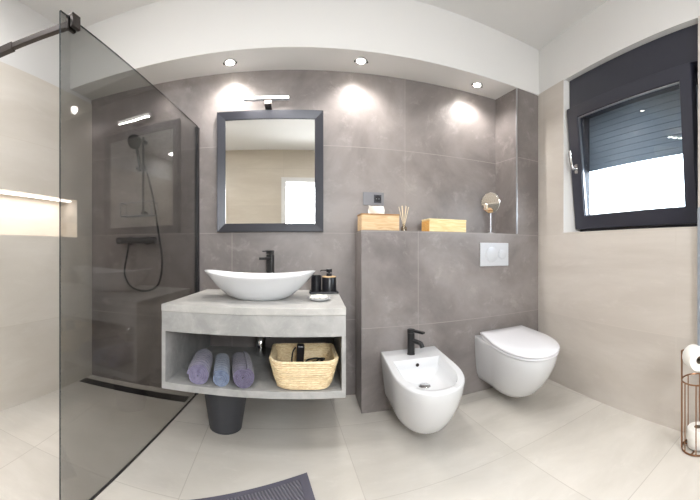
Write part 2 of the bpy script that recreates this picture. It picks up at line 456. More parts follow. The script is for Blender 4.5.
ho = bpy.data.objects.new('hall_light', hd); COL.objects.link(ho); ho.location = (0.44, -1.40, 1.75); ho.rotation_euler = (PI/2-0.25, 0, 0)

h2 = bpy.data.lights.new('hall_wall_fill', 'AREA'); h2.shape = 'RECTANGLE'; h2.size = 1.6; h2.size_y = 0.3; h2.energy = 16; h2.color = (0.93, 0.965, 1)  # added area light that brightens the hall wall beyond the doorway
h3 = bpy.data.objects.new('hall_wall_fill', h2); COL.objects.link(h3); h3.location = (0.3, -1.8, HC-0.02)

# soffit over the back wall
def yf(x): return 2.237+0.03*x
sx0, sx1 = -1.72, 1.98
struct(MB().prism([(sx0-0.1, yf(sx0)), (sx1+0.1, yf(sx1)), (sx1+0.1, 2.7), (sx0-0.1, 2.7)], [zs(sx0), zs(sx1), zs(sx1), zs(sx0)], HC).build('trim_2', M['plaster']))

# ledge wall (tall tiled boxing behind bidet and toilet) and pillar at its right end
LT = 1.212
P_FL, P_BL = (1.6926, yl(1.6926)), (1.668, yb(1.668))
struct(MB().prism([(LEDGE_L, yl(LEDGE_L)), (1.96, yl(1.96)), (1.97, yb(1.97)+0.01), (LEDGE_L+0.012, yb(LEDGE_L)+0.01)], 0, LT).build('wall_ledge', M['tile_ledge']))
struct(MB().prism([P_FL, (1.96, yl(1.96)), (1.97, 2.6), (P_BL[0], P_BL[1]+0.01)], LT, [zs(1.69)]*4).build('wall_pillar', M['tile_ledge']))

# slim steel edge profile on the pillar corner
struct(MB().prism([(P_FL[0]-0.006, P_FL[1]-0.002), (P_FL[0]+0.004, P_FL[1]-0.002), (P_FL[0]+0.004, P_FL[1]+0.002), (P_FL[0]-0.006, P_FL[1]+0.008)], LT+0.001, zs(1.69)-0.001).build('trim_3', M['satin']))

# ------------------------------------------------------------------ window
win = bpy.data.objects.new('window_1', None); COL.objects.link(win); win.location = RW((WS0+WS1)/2, 0.15, WZ0); struct(win)
def wpart(mb, name, m, bevel=0, parent=win):
    L = Vector(win.location)
    mb.v = [tuple(Vector(p)-L) for p in mb.v]
    o = mb.build(name, m, None, bevel=bevel)
    o.parent = parent
    return o
S0, S1 = WS0+0.032, WS1-0.005
HB = 2.205
m_ = MB(); rbox(m_, S0-0.012, S1, 0.045, 0.225, HB, TR-0.006)
wpart(m_, 'shutter_box', M['anthracite'], 0.004)
m_ = MB()
FZ0, FZ1 = WZ0+0.002, HB-0.002
rbox(m_, S0, S0+0.05, 0.15, 0.21, FZ0, FZ1); rbox(m_, S1-0.05, S1, 0.15, 0.21, FZ0, FZ1)
rbox(m_, S0+0.05, S1-0.05, 0.15, 0.21, FZ0, FZ0+0.05); rbox(m_, S0+0.05, S1-0.05, 0.15, 0.21, FZ1-0.05, FZ1)
wpart(m_, 'window_frame', M['anthracite'], 0.004)
# tilted sash, hinged along its lower edge
HZ, HR, TILT = 1.245, 0.15, 0.105
def sash_pt(s, r, z):
    dz = z-HZ
    return RW(s, HR+(r-HR)*math.cos(TILT)-dz*math.sin(TILT), HZ+dz*math.cos(TILT)+(r-HR)*math.sin(TILT)*0.2)
def sbox(mb, s0, s1, r0, r1, z0, z1):
    v = [sash_pt(s, r, z) for z in (z0, z1) for s, r in ((s0, r0), (s0, r1), (s1, r1), (s1, r0))]
    f = [(3, 2, 1, 0), (4, 5, 6, 7), (0, 1, 5, 4), (1, 2, 6, 5), (2, 3, 7, 6), (3, 0, 4, 7)]
    return mb.add(v, f)
A0, A1, B0, B1 = S0+0.004, S1-0.05, HZ, HZ+0.945       # sash outline
G0, G1, GZ0, GZ1 = A0+0.112, A1-0.078, HZ+0.102, HZ+0.860  # glass opening
m_ = MB()
def miter(mb, r0, r1):
    o = [(A0, B0), (A1, B0), (A1, B1), (A0, B1)]; i = [(G0, GZ0), (G1, GZ0), (G1, GZ1), (G0, GZ1)]
    for k in range(4):
        j = (k+1) % 4
        q = [o[k], o[j], i[j], i[k]]
        v = [sash_pt(s, r0, z) for s, z in q]+[sash_pt(s, r1, z) for s, z in q]
        mb.add(v, [(3, 2, 1, 0), (4, 5, 6, 7), (0, 1, 5, 4), (1, 2, 6, 5), (2, 3, 7, 6), (3, 0, 4, 7)])
miter(m_, 0.098, 0.165)
sash = wpart(m_, 'sash', M['anthracite'], 0.004)
m_ = MB(); sbox(m_, G0-0.01, G1+0.01, 0.128, 0.136, GZ0-0.01, GZ1+0.01)
g = wpart(m_, 'pane', M['pane']); g.parent = sash
m_ = MB()
e = 0.007
for a in ((G0, G0+e, GZ0, GZ1), (G1-e, G1, GZ0, GZ1), (G0, G1, GZ0, GZ0+e), (G0, G1, GZ1-e, GZ1)):
    sbox(m_, a[0], a[1], 0.112, 0.127, a[2], a[3])
o = wpart(m_, 'glazing_bead', M['satin']); o.parent = sash
m_ = MB()
hz = HZ+0.47
sbox(m_, A0+0.052, A0+0.086, 0.088, 0.098, hz-0.035, hz+0.035)
p0 = [sash_pt(A0+0.069, 0.09, hz), sash_pt(A0+0.069, 0.06, hz), sash_pt(A0+0.067, 0.05, hz+0.02), sash_pt(A0+0.062, 0.048, hz+0.07), sash_pt(A0+0.056, 0.05, hz+0.13)]
m_.tube(catmull(p0, 6), 0.0125, 12)
o = wpart(m_, 'window_handle', M['chrome']); o.parent = sash; o['label'] = 'chrome lever handle'
# outside roller shutter, half lowered
m_ = MB()
z = 1.722
while z < HB-0.05:
    rbox(m_, S0+0.004, S1-0.004, 0.214, 0.224, z, z+0.042)
    rbox(m_, S0+0.004, S1-0.004, 0.216, 0.222, z+0.042, z+0.046)
    z += 0.046
wpart(m_, 'roller_shutter', M['shutter'], 0.003)
# ------------------------------------------------------------------ lamps
def downlight(loc, label, spot_w, group='recessed downlights over the grey wall'):
    d = thing('downlight', label, 'downlight', loc, 0, group)
    rg = MB().lathe([(0.030, 0.0), (0.044, 0.0), (0.045, -0.004), (0.041, -0.007), (0.031, -0.005), (0.030, 0.0)], n=32, cap0=False, cap1=False)
    rg = rg.build('ring', M['satin'], d)
    c = MB().lathe([(0.0295, -0.001), (0.024, -0.008), (0.012, -0.012), (0.0005, -0.013)], n=24).build('bulb', M['bulb'], d)
    for s in (-1, 1):
        MB().box(s*0.043-0.006, s*0.043+0.006, -0.004, 0.004, -0.012, -0.003).build('spring_clip', M['black'], rg)
    l = bpy.data.lights.new('downlight_lamp', 'SPOT'); l.energy = spot_w; l.color = (1, 0.965, 0.93); l.spot_size = 2.55; l.spot_blend = 0.75; l.shadow_soft_size = 0.03
    lo_ = bpy.data.objects.new('downlight_lamp', l); COL.objects.link(lo_); lo_.parent = d; lo_.location = (0, 0, -0.03)
    return d
for x, y, lab in ((-0.4725, 2.36, 'recessed downlight in the white soffit, above the mirror'),
                  (0.439, 2.37, 'recessed downlight in the white soffit, above the wooden tissue box'),
                  (1.387, 2.42, 'recessed downlight in the white soffit, beside the grey pillar')):
    downlight((x, y, zs(x)), lab, SPOT_W)
def fill_panel(x, y, label, watt=FILL_W):  # panels added out of view to fill the room with soft light
    d = thing('ceiling_fill', label, 'fill light', (x, y, HC), 0, 'flat round fill lights added to the ceiling')
    MB().lathe([(0.17, 0), (0.17, -0.022), (0.155, -0.026), (0.15, -0.02), (0.15, 0)], n=40, cap0=False, cap1=False).build('rim', M['plastic_white'], d)
    MB().lathe([(0.151, -0.012), (0.1, -0.019), (0.001, -0.021)], n=40).build('diffuser', M['fill_diffuser'], d)
    l = bpy.data.lights.new('fill_panel_lamp', 'AREA'); l.shape = 'DISK'; l.size = 0.3; l.energy = watt; l.color = (0.985, 0.985, 1.0)
    o_ = bpy.data.objects.new('fill_panel_lamp', l); COL.objects.link(o_); o_.parent = d; o_.location = (0, 0, -0.03)
fill_panel(0.2, 0.75, 'flat round fill light added to the ceiling nearest the vanity')
fill_panel(1.3, -0.45, 'flat round fill light added to the ceiling beside the window')
fill_panel(-1.3, 0.6, 'flat round fill light added to the ceiling over the shower', 14)

# ------------------------------------------------------------------ wall mirror with lamp
def on_back(x, z, off=0.0): return (x, yb(x)-off, z)
MX0, MX1, MZ0, MZ1, MW = -0.594, 0.184, 1.212, 2.096, 0.062
mc = ((MX0+MX1)/2)
mr = thing('wall_mirror', 'large mirror in a grey frame hung above the basin', 'mirror', on_back(mc, MZ0, 0.001), 0.036)
w2, hh = (MX1-MX0)/2, MZ1-MZ0
fr = MB()
o_ = [(-w2, 0), (w2, 0), (w2, hh), (-w2, hh)]; i_ = [(-w2+MW, MW), (w2-MW, MW), (w2-MW, hh-MW), (-w2+MW, hh-MW)]
for k in range(4):
    j = (k+1) % 4
    q = [(o_[k], -0.032), (o_[j], -0.032), (i_[j], -0.022), (i_[k], -0.022)]
    v = [(p[0], yy, p[1]) for p, yy in q]+[(p[0], 0, p[1]) for p, yy in q]
    fr.add(v, [(3, 2, 1, 0), (4, 5, 6, 7), (0, 1, 5, 4), (1, 2, 6, 5), (2, 3, 7, 6), (3, 0, 4, 7)])
fr.build('frame', M['frame_grey'], mr, bevel=0.003)
MB().box(-w2+MW-0.004, w2-MW+0.004, -0.014, -0.006, MW-0.004, hh-MW+0.004).build('mirror_glass', M['mirror'], mr)
ml = thing('mirror_lamp', 'slim lit bar lamp on a short bracket above the mirror', 'lamp', on_back(-0.220, 2.0965, 0.001), 0.036)
MB().box(-0.018, 0.030, -0.11, 0.0, 0.006, 0.034).build('bracket', M['dark_metal'], ml, bevel=0.003)
MB().box(-0.165, 0.155, -0.13, -0.098, 0.0345, 0.054).build('housing', M['satin'], ml, bevel=0.002)
MB().box(-0.162, 0.152, -0.133, -0.1305, 0.036, 0.0525).build('diffuser', M['led_bar'], ml)
ll = bpy.data.lights.new('mirror_lamp_light', 'AREA'); ll.shape = 'RECTANGLE'; ll.size = 0.3; ll.size_y = 0.02; ll.energy = 2.5; ll.color = (1, 0.95, 0.88)
l2 = bpy.data.objects.new('mirror_lamp_light', ll); COL.objects.link(l2); l2.parent = ml; l2.location = (-0.005, -0.120, 0.030)

# ------------------------------------------------------------------ vanity
FL, FR_, BR, BL = Vector((-0.722, 1.72)), Vector((0.243, 1.725)), Vector((0.286, 2.529)), Vector((-0.672, 2.494))
VO = Vector((-0.22, 2.10, 0.33))
def V(u, w):
    a = FL.lerp(FR_, u); b = BL.lerp(BR, u)
    return a.lerp(b, w)
def vprism(mb, u0, u1, w0, w1, z0, z1):
    return mb.prism([V(u0, w0)-VO.xy, V(u1, w0)-VO.xy, V(u1, w1)-VO.xy, V(u0, w1)-VO.xy], z0-VO.z, z1-VO.z)
van = thing('vanity_unit', 'wall hung grey concrete look vanity unit with an open shelf', 'vanity', VO)
ct = 0.023
vprism(MB(), 0, 1, 0, 1, 0.750, 0.787).build('countertop', M['counter'], van, bevel=0.002)
vprism(MB(), 0.001, 0.999, 0.004, 0.03, 0.6415, 0.7495).build('front_panel', M['concrete'], van, bevel=0.0015)
for u0, u1 in ((0.001, ct), (1-ct, 0.999)):
    vprism(vprism(MB(), u0, u1, 0.004, 0.0303, 0.3665, 0.641), u0, u1, 0.0303, 0.998, 0.3665, 0.7495).build('side_panel', M['concrete'], van)
vprism(MB(), 0.001, 0.999, 0.004, 0.998, 0.330, 0.366).build('shelf', M['concrete'], van, bevel=0.0015)
# waste pipe
pt = thing('waste_trap', 'chrome bottle trap pipe under the counter, at the back of the shelf', 'pipe', (-0.25, 2.30, 0.372))
t_ = MB(); t_.tube([(0, 0, 0.3775), (0, 0, 0.13)], 0.017, 14); t_.build('tail_pipe', M['chrome'], pt)
MB().lathe([(0.03, 0.0), (0.034, 0.01), (0.034, 0.12), (0.02, 0.135)], n=24).build('bottle', M['chrome'], pt)
t_ = MB(); t_.tube([(0.0, 0.025, 0.09), (0.0, yb(-0.25)-2.30-0.002, 0.09)], 0.014, 12); t_.build('wall_pipe', M['chrome'], pt)
t_ = MB(); t_.tube([(0.05, 0, 0.3775), (0.052, 0.01, 0.2), (0.05, 0.1, 0.1), (0.05, yb(-0.20)-2.30-0.002, 0.09)], 0.008, 10); t_.build('supply_hose', M['black'], pt)

# basin
bx = thing('vessel_basin', 'white boat shaped basin standing on the grey counter', 'basin', (-0.235, 2.085, 0.7875))
n = 72
def brg(a, b, z, lift, ex=2.0):
    r = []
    for i in range(n):
        t = 2*PI*i/n
        c, s = math.cos(t), math.sin(t)
        cx_ = math.copysign(abs(c)**(2/ex), c)*a; sy_ = math.copysign(abs(s)**(2/ex), s)*b
        r.append((cx_, sy_, z+lift*abs(cx_/0.34)**2.2))
    return r
rings = [brg(0.145, 0.122, 0.0, 0), brg(0.155, 0.132, 0.003, 0), brg(0.205, 0.154, 0.026, 0.0), brg(0.255, 0.175, 0.060, 0.012),
         brg(0.298, 0.187, 0.096, 0.022), brg(0.332, 0.204, 0.124, 0.030), brg(0.342, 0.209, 0.132, 0.032), brg(0.342, 0.209, 0.136, 0.032),
         brg(0.336, 0.204, 0.138, 0.032), brg(0.328, 0.198, 0.135, 0.031), brg(0.302, 0.182, 0.114, 0.026), brg(0.25, 0.152, 0.075, 0.018), brg(0.18, 0.11, 0.038, 0.004), brg(0.09, 0.06, 0.022, 0), brg(0.03, 0.03, 0.020, 0)]
MB().loft(rings).build('bowl', M['ceramic'], bx)
MB().lathe([(0.03, 0.0205), (0.03, 0.024), (0.024, 0.027), (0.002, 0.028)], n=24).build('drain_plug', M['chrome'], bx)
# tall basin tap
tp = thing('basin_tap', 'tall black mixer tap behind the white basin', 'tap', (-0.196, 2.425, 0.7875), -0.28)
MB().lathe([(0.03, 0), (0.03, 0.006), (0.026, 0.008)], n=28).build('base', M['black'], tp)
MB().box(-0.023, 0.023, -0.023, 0.023, 0.006, 0.262).build('body', M['black'], tp, bevel=0.006)
tbody = tp.children[-1]
MB().box(-0.017, 0.017, -0.17, -0.022, 0.226, 0.244).build('spout', M['black'], tp, bevel=0.004)
lv = MB(); lv.box(-0.022, 0.022, -0.022, 0.024, 0.266, 0.290); lv.box(-0.010, 0.010, -0.13, -0.02, 0.279, 0.288)
lv.build('lever', M['black'], tbody, bevel=0.003)

# soap tray set
ty = thing('soap_tray', 'black tray at the right end of the grey counter', 'tray', (0.174, 2.33, 0.7875))
tb = MB(); tb.box(-0.095, 0.095, -0.062, 0.062, 0, 0.006)
for a in ((-0.095, 0.095, -0.062, -0.056), (-0.095, 0.095, 0.056, 0.062), (-0.095, -0.089, -0.056, 0.056), (0.089, 0.095, -0.056, 0.056)): tb.box(*a, 0.006, 0.016)
tb.build('tray', M['black_plastic'], ty, bevel=0.002)
dp = thing('soap_dispenser', 'black pump dispenser with a bamboo collar, on the black tray', 'dispenser', (0.211, 2.325, 0.794))
MB().lathe([(0.045, 0), (0.048, 0.003), (0.048, 0.098), (0.046, 0.102)], n=36).build('bottle', M['black_plastic'], dp)
MB().lathe([(0.048, 0.1025), (0.048, 0.109), (0.02, 0.110)], n=36).build('collar', M['bamboo'], dp)
pm = MB(); pm.lathe([(0.019, 0.1105), (0.019, 0.128), (0.008, 0.129), (0.008, 0.136)], n=20); pm.lathe([(0.019, 0.136), (0.020, 0.138), (0.020, 0.156), (0.018, 0.158)], n=20)
pm = pm.build('pump', M['black_plastic'], dp); nz = MB(); nz.tube([(-0.012, -0.002, 0.149), (-0.056, -0.012, 0.149), (-0.060, -0.013, 0.141)], 0.0045, 8); nz.build('nozzle', M['black_plastic'], pm)
tm = thing('tumbler', 'plain black toothbrush tumbler on the tray, left of the dispenser', 'tumbler', (0.123, 2.335, 0.794))
MB().lathe([(0.030, 0), (0.034, 0.002), (0.035, 0.115), (0.032, 0.115), (0.031, 0.006), (0.001, 0.005)], n=32).build('cup', M['black_plastic'], tm)
sd = thing('soap_dish', 'white ribbed soap dish on the counter before the black tray', 'soap dish', (0.122, 1.985, 0.7875))
MB().lathe([(0.035, 0), (0.045, 0.004), (0.066, 0.016), (0.068, 0.020), (0.064, 0.020), (0.044, 0.009), (0.001, 0.007)], n=40).build('dish', M['ceramic'], sd)
sp = MB()
for i in range(13):
    a = i*2.4; r = 0.0135*math.sqrt(i)
    sp.lathe([(0.001, 0.0), (0.011, 0.003), (0.0135, 0.010), (0.009, 0.018), (0.001, 0.020)], (r*math.cos(a), r*math.sin(a), 0.010+0.006*(1-r/0.05)), 12)
so = tag(sp.build('soap_pebbles', M['soap'], None, (0.122, 1.985, 0.7885)), 'heap of small white soap pebbles in the white dish', 'soap'); so['kind'] = 'stuff'

# ------------------------------------------------------------------ towels on the shelf
def towel(mat, x, y, rz, r, L, label, turn):
    th = 0.0115
    prof = []
    turns = (r-0.008)/th
    m_n = int(turns*26)
    outer = []; inner = []
    for i in range(m_n+1):
        a = 2*PI*turns*i/m_n; rr = 0.004+th*turns*i/m_n
        wob = 1+0.05*math.sin(a*2+turn)+0.025*math.sin(a*3)
        outer.append(((rr+th*0.40)*wob*math.cos(a+turn), (rr+th*0.40)*wob*math.sin(a+turn)))
        inner.append((max(0.0005, rr-th*0.40)*wob*math.cos(a+turn), max(0.0005, rr-th*0.40)*wob*math.sin(a+turn)))
    zmin = min(p[1] for p in outer)
    zz = lambda p: (p[0], p[1]-zmin)
    sections = []
    K = 9
    mb = MB()
    ring = [zz(p) for p in outer]+[zz(p) for p in reversed(inner)]
    rings = []
    for k in range(K+1):
        t = k/K
        s = 1-0.06*(abs(2*t-1)**6)
        yy = -L/2+L*t
        rings.append([(p[0]*s, yy+0.004*math.sin(math.atan2(p[1]-r, p[0])+k*0.7), p[1]*s+(1-s)*0.0) for p in ring])
    # side skin and strip caps
    nn = len(ring); h = len(outer)
    mb.loft(rings, False, False)
    base = 0
    for e in (0, K):
        off = e*nn
        fs = [(off+i, off+i+1, off+nn-2-i, off+nn-1-i) for i in range(h-1)]
        mb.f += fs; mb.sm += [False]*len(fs)
    o = mb.build('rolled_towel', M[mat], None, (x, y, 0.3667)); o.rotation_euler = (0, 0, rz)
    return tag(o, label, 'towel', 'rolled towels on the vanity shelf')
towel('towel_lilac', -0.548, 1.90, 0.17, 0.062, 0.30, 'lilac rolled towel on the shelf, leftmost of the three rolls', 5.0)
towel('towel_blue', -0.429, 1.90, 0.19, 0.050, 0.30, 'blue grey rolled towel, the slimmest, between the two others', 4.6)
towel('towel_plum', -0.314, 1.905, 0.21, 0.060, 0.31, 'dark plum rolled towel on the shelf, nearest the straw basket', 4.2)

# straw basket
bk = thing('straw_basket', 'woven straw basket on the right of the vanity shelf', 'basket', (0.030, 1.878, 0.3667))
def rr_ring(hx, hy, rad, z, n_=10):
    pts = []
    for cx_, cy_, a0 in ((hx-rad, hy-rad, 0), (-hx+rad, hy-rad, PI/2), (-hx+rad, -hy+rad, PI), (hx-rad, -hy+rad, 1.5*PI)):
        for i in range(n_+1):
            a = a0+PI/2*i/n_
            pts.append((cx_+rad*math.cos(a), cy_+rad*math.sin(a), z))
    return pts
bm_ = MB(); rings = []
coils = 13; BH = 0.148
def sz(t):  # half sizes at height fraction
    return 0.133+0.043*t**0.8, 0.133+0.042*t**0.8
def wav(ring, t, k):
    out = []
    for i, (x, y, z) in enumerate(ring):
        lift = 0.012*t*(abs(x)/0.18)**3*(1 if y > -0.5 else 0)
        out.append((x*(1+0.006*math.sin(i*0.9+k*1.3)), y*(1+0.006*math.cos(i*1.3+k)), z+lift+0.002*math.sin(i*0.5+k)))
    return out
rings.append(rr_ring(0.09, 0.09, 0.05, 0.0)); rings.append(rr_ring(0.122, 0.122, 0.06, 0.001))
for k in range(coils):
    for q, o2 in ((0.0, 0.0), (0.25, 0.0035), (0.5, 0.005), (0.75, 0.0035)):
        t = (k+q)/coils
        hx, hy = sz(t)
        rings.append(wav(rr_ring(hx+o2, hy+o2, 0.07, 0.004+t*BH), t, k))
hx, hy = sz(1)
rings.append(wav(rr_ring(hx, hy, 0.07, 0.004+BH), 1, 3)); rings.append(wav(rr_ring(hx-0.006, hy-0.006, 0.066, 0.004+BH+0.003), 1, 3)); rings.append(wav(rr_ring(hx-0.012, hy-0.012, 0.06, 0.002+BH), 1, 3))
for k in range(coils-1, -1, -1):
    for q, o2 in ((0.75, 0.003), (0.25, 0.0)):
        t = (k+q)/coils
        hx, hy = sz(t)
        rings.append(wav(rr_ring(hx-0.013-o2, hy-0.013-o2, 0.058, 0.008+t*BH*0.97), t, k))
rings.append(rr_ring(0.08, 0.08, 0.05, 0.0105))
bm_.loft(rings).build('basket_body', M['straw'], bk)
pc = thing('black_case', 'narrow black case standing upright in the straw basket', 'case', (0.005, 1.906, 0.379))
MB().box(-0.021, 0.021, -0.03, 0.03, 0, 0.178, Matrix.Rotation(0.06, 4, 'Y')).build('case_body', M['black_plastic'], pc, bevel=0.008)
t_ = MB(); t_.tube(catmull([(-0.018, -0.026, 0.17), (-0.034, -0.03, 0.14), (-0.038, -0.034, 0.08), (-0.03, -0.034, 0.03)]), 0.0045, 8); t_.build('strap', M['black_plastic'], pc)
cb = MB()
path = [(-0.055, 0.0, 0.02), (-0.05, -0.02, 0.075), (-0.03, -0.03, 0.092), (0.0, -0.01, 0.100), (0.025, -0.03, 0.104), (0.05, -0.01, 0.110), (0.06, 0.03, 0.104), (0.035, 0.045, 0.098), (0.012, 0.01, 0.092),
        (-0.01, -0.03, 0.090), (-0.04, -0.01, 0.094), (-0.03, 0.03, 0.098), (0.02, 0.035, 0.104), (0.05, 0.0, 0.100), (0.04, -0.035, 0.06), (0.03, -0.02, 0.01)]
cb.tube(catmull(path), 0.0048, 8)
tag(cb.build('black_cable', M['black_plastic'], None, (0.085, 1.881, 0.372)), 'loops of thin black cable lying in the straw basket', 'cable')

# waste bin
wb = thing('waste_bin', 'dark grey round bin on the floor under the vanity', 'bin', (-0.438, 2.055, 0.0))
MB().lathe([(0.092, 0), (0.098, 0.004), (0.142, 0.275), (0.146, 0.285), (0.142, 0.287), (0.137, 0.275), (0.094, 0.012), (0.001, 0.010)], n=48).build('bucket', M['bin'], wb)

# ------------------------------------------------------------------ things on the ledge
tx = thing('tissue_box', 'bamboo tissue box on the ledge, under the socket plate', 'tissue box', (0.553, 2.325, LT+0.0005), 0.04)
MB().box(-0.133, 0.133, -0.062, 0.068, 0, 0.104).build('box', M['bamboo'], tx, bevel=0.002)
lid = MB()
for a in ((-0.135, 0.135, -0.064, -0.02), (-0.135, 0.135, 0.02, 0.07), (-0.135, -0.07, -0.02, 0.02), (0.07, 0.135, -0.02, 0.02)): lid.box(*a, 0.1045, 0.113)
lid = lid.build('lid', M['bamboo_dark'], tx, bevel=0.001)
ts = MB()
rings = []
for k in range(7):
    t = k/6; ring = []
    for i in range(24):
        a = 2*PI*i/24
        fx = (0.05+0.012*math.sin(3*a+t*2))*(1+0.15*t)*(1-0.25*max(0, t-0.6)); fy = (0.012+0.010*t+0.006*math.sin(4*a+2))
        ring.append((-0.012+fx*math.cos(a)-0.012*t, fy*math.sin(a)+0.004*math.sin(2*a+t*3), 0.106+0.066*t*(0.9+0.14*math.sin(2*a+0.6)*t)))
    rings.append(ring)
ts.loft(rings, False, True).build('tissue', M['paper'], tx)
rd = thing('reed_diffuser', 'small clear bottle with pale reeds, between the two wooden boxes', 'diffuser', (0.742, 2.335, LT+0.0005))
MB().lathe([(0.018, 0), (0.021, 0.002), (0.021, 0.03), (0.009, 0.042), (0.009, 0.055), (0.0075, 0.055), (0.0075, 0.042), (0.019, 0.029), (0.019, 0.004), (0.001, 0.003)], n=24).build('bottle', M['bottle'], rd)
for i, (dx, dy) in enumerate(((-0.034, 0.01), (-0.02, -0.012), (-0.006, 0.014), (0.012, -0.01), (0.022, 0.012), (0.036, 0.0))):
    t_ = MB(); t_.tube([(-dx*0.1, -dy*0.1, 0.006), (dx, dy, 0.186-abs(dx)*0.3)], 0.0022, 6); t_.build('reed', M['reed'], rd)
wx = thing('wooden_box', 'plain pale pine box on the ledge, right of the reeds', 'box', (1.066, 2.362, LT+0.0005), 0.045)
MB().box(-0.150, 0.154, -0.070, 0.070, 0, 0.079).build('box', M['pine'], wx, bevel=0.002)
MB().box(-0.152, 0.156, -0.072, 0.072, 0.0795, 0.094).build('lid', M['pine'], wx, bevel=0.003)
MB().box(-0.1535, -0.1505, -0.068, 0.068, 0.002, 0.078).build('end_panel', M['pine_end'], wx)
vm = thing('vanity_mirror', 'round chrome standing mirror on the ledge beside the pillar', 'mirror', (1.505, 2.40, LT+0.0005), 0.0)
MB().lathe([(0.045, 0), (0.045, 0.004), (0.03, 0.007), (0.006, 0.012)], n=36).build('base', M['satin'], vm)
t_ = MB(); t_.tube([(0, 0, 0.01), (0, 0, 0.17)], 0.006, 10); t_.build('stem', M['satin'], vm)
Rm = Matrix.Translation((0, 0, 0.256)) @ Matrix.Rotation(-1.0, 4, 'Z') @ Matrix.Rotation(PI/2+0.12, 4, 'X')
rim = MB().lathe([(0.001, -0.006), (0.080, -0.006), (0.0855, -0.004), (0.0862, 0.0), (0.0855, 0.006), (0.082, 0.008), (0.0815, 0.006)], n=48, M=Rm, cap1=False)
rim = rim.build('rim', M['chrome'], vm)
MB().lathe([(0.001, 0.0055), (0.0812, 0.0055), (0.0812, 0.0068), (0.001, 0.0068)], n=48, M=Rm).build('mirror_glass', M['mirror'], rim)

# socket and flush plate
sk = thing('socket_plate', 'grey socket and switch plate on the wall above the tissue box', 'socket', on_back(0.565, 1.466, 0.0005), 0.036)
MB().box(-0.081, 0.081, -0.011, 0, -0.049, 0.049).build('plate', M['plate'], sk, bevel=0.003)
MB().box(-0.058, -0.006, -0.0135, -0.0112, -0.03, 0.03).build('switch', M['plate'], sk, bevel=0.001)
k_ = MB(); k_.box(0.002, 0.060, -0.013, -0.0112, -0.031, 0.031); so2 = k_.build('socket', M['dark_socket'], sk, bevel=0.001)
Rx = Matrix.Rotation(PI/2, 4, 'X')
MB().lathe([(0.026, 0.0132), (0.026, 0.0155), (0.022, 0.0155), (0.021, 0.0135), (0.001, 0.0135)], (0.031, 0, 0), 28, Rx).build('socket_ring', M['black_plastic'], so2)
for s in (-1, 1):
    MB().lathe([(0.004, 0.0136), (0.004, 0.0142), (0.001, 0.0142)], (0.031+s*0.010, 0, 0), 10, Rx).build('pin_hole', M['plate'], so2)
fx = 1.459
fp = thing('flush_plate', 'satin dual flush plate on the grey wall above the toilet', 'flush plate', (fx, yl(fx)-0.0005, 1.045), 0.045)
MB().box(-0.135, 0.135, -0.014, 0, -0.091, 0.091).build('plate', M['silver'], fp, bevel=0.005)
def button(cx_, r, nm):
    MB().lathe([(r*1.08, 0.0142), (r*1.08, 0.0155), (r, 0.016), (r*0.98, 0.022), (r*0.9, 0.0235), (0.001, 0.0225)], (cx_, 0, 0), 40, Rx).build(nm, M['silver'], fp)
button(-0.032, 0.057, 'button'); button(0.072, 0.036, 'button')

# ------------------------------------------------------------------ bidet and toilet
def outline(w, L, R, y0=0.0, ex=2.3, n=40, back=8, w_back=None, cr=0.0):
    """U shaped plan ring: flat back at ly=y0, round front at ly=L; returns (lx, ly)"""
    wb = w if w_back is None else w_back
    pts = []
    ns = 8
    for i in range(ns):
        t = i/ns
        pts.append((-(wb+(w-wb)*t)/2, y0+(L-R-y0)*t))
    for i in range(n+1):
        a = PI*i/n
        c, s = math.cos(a), math.sin(a)
        pts.append((-math.copysign(abs(c)**(2/ex), c)*w/2, L-R+abs(s)**(2/ex)*R))
    for i in range(ns):
        t = (i+1)/ns
        pts.append(((w+(wb-w)*t)/2, L-R+(y0-(L-R))*t))
    for i in range(1, back):
        t = i/back
        pts.append((wb/2-wb*t, y0))
    if cr:
        pts = [(x*(1-0.0), y) for x, y in pts]
    return pts
class Fix:
    """a wall hung fixture: local ly = distance from wall"""
    def __init__(s, xc, shear): s.xc = xc; s.sh = shear
    def P(s, lx, ly, z):
        x = lx-s.sh*ly
        return (x, 0.045*x-ly, z)
    def ring(s, pts, z, zf=None):
        return [s.P(x, y, z if zf is None else z+zf(x, y)) for x, y in pts]

bd = thing('bidet', 'white wall hung bidet with an open bowl under the black tap', 'bidet', (0.748, yl(0.748)-0.001, 0.0))
f = Fix(0.748, 0.085)
rings = []
for z, w, L, R, ex, wbk in ((0.070, 0.24, 0.44, 0.26, 2.0, 0.27), (0.072, 0.27, 0.48, 0.29, 2.1, 0.30), (0.088, 0.30, 0.525, 0.32, 2.1, 0.325), (0.13, 0.325, 0.59, 0.34, 2.15, 0.345), (0.20, 0.350, 0.66, 0.36, 2.2, 0.362),
                            (0.28, 0.378, 0.712, 0.37, 2.25, 0.382), (0.34, 0.392, 0.738, 0.37, 2.3, 0.392), (0.385, 0.400, 0.748, 0.37, 2.35, 0.398), (0.394, 0.399, 0.747, 0.37, 2.35, 0.397), (0.3985, 0.392, 0.742, 0.37, 2.35, 0.392)):
    rings.append(f.ring(outline(w, L, R, 0, ex, w_back=wbk), z))
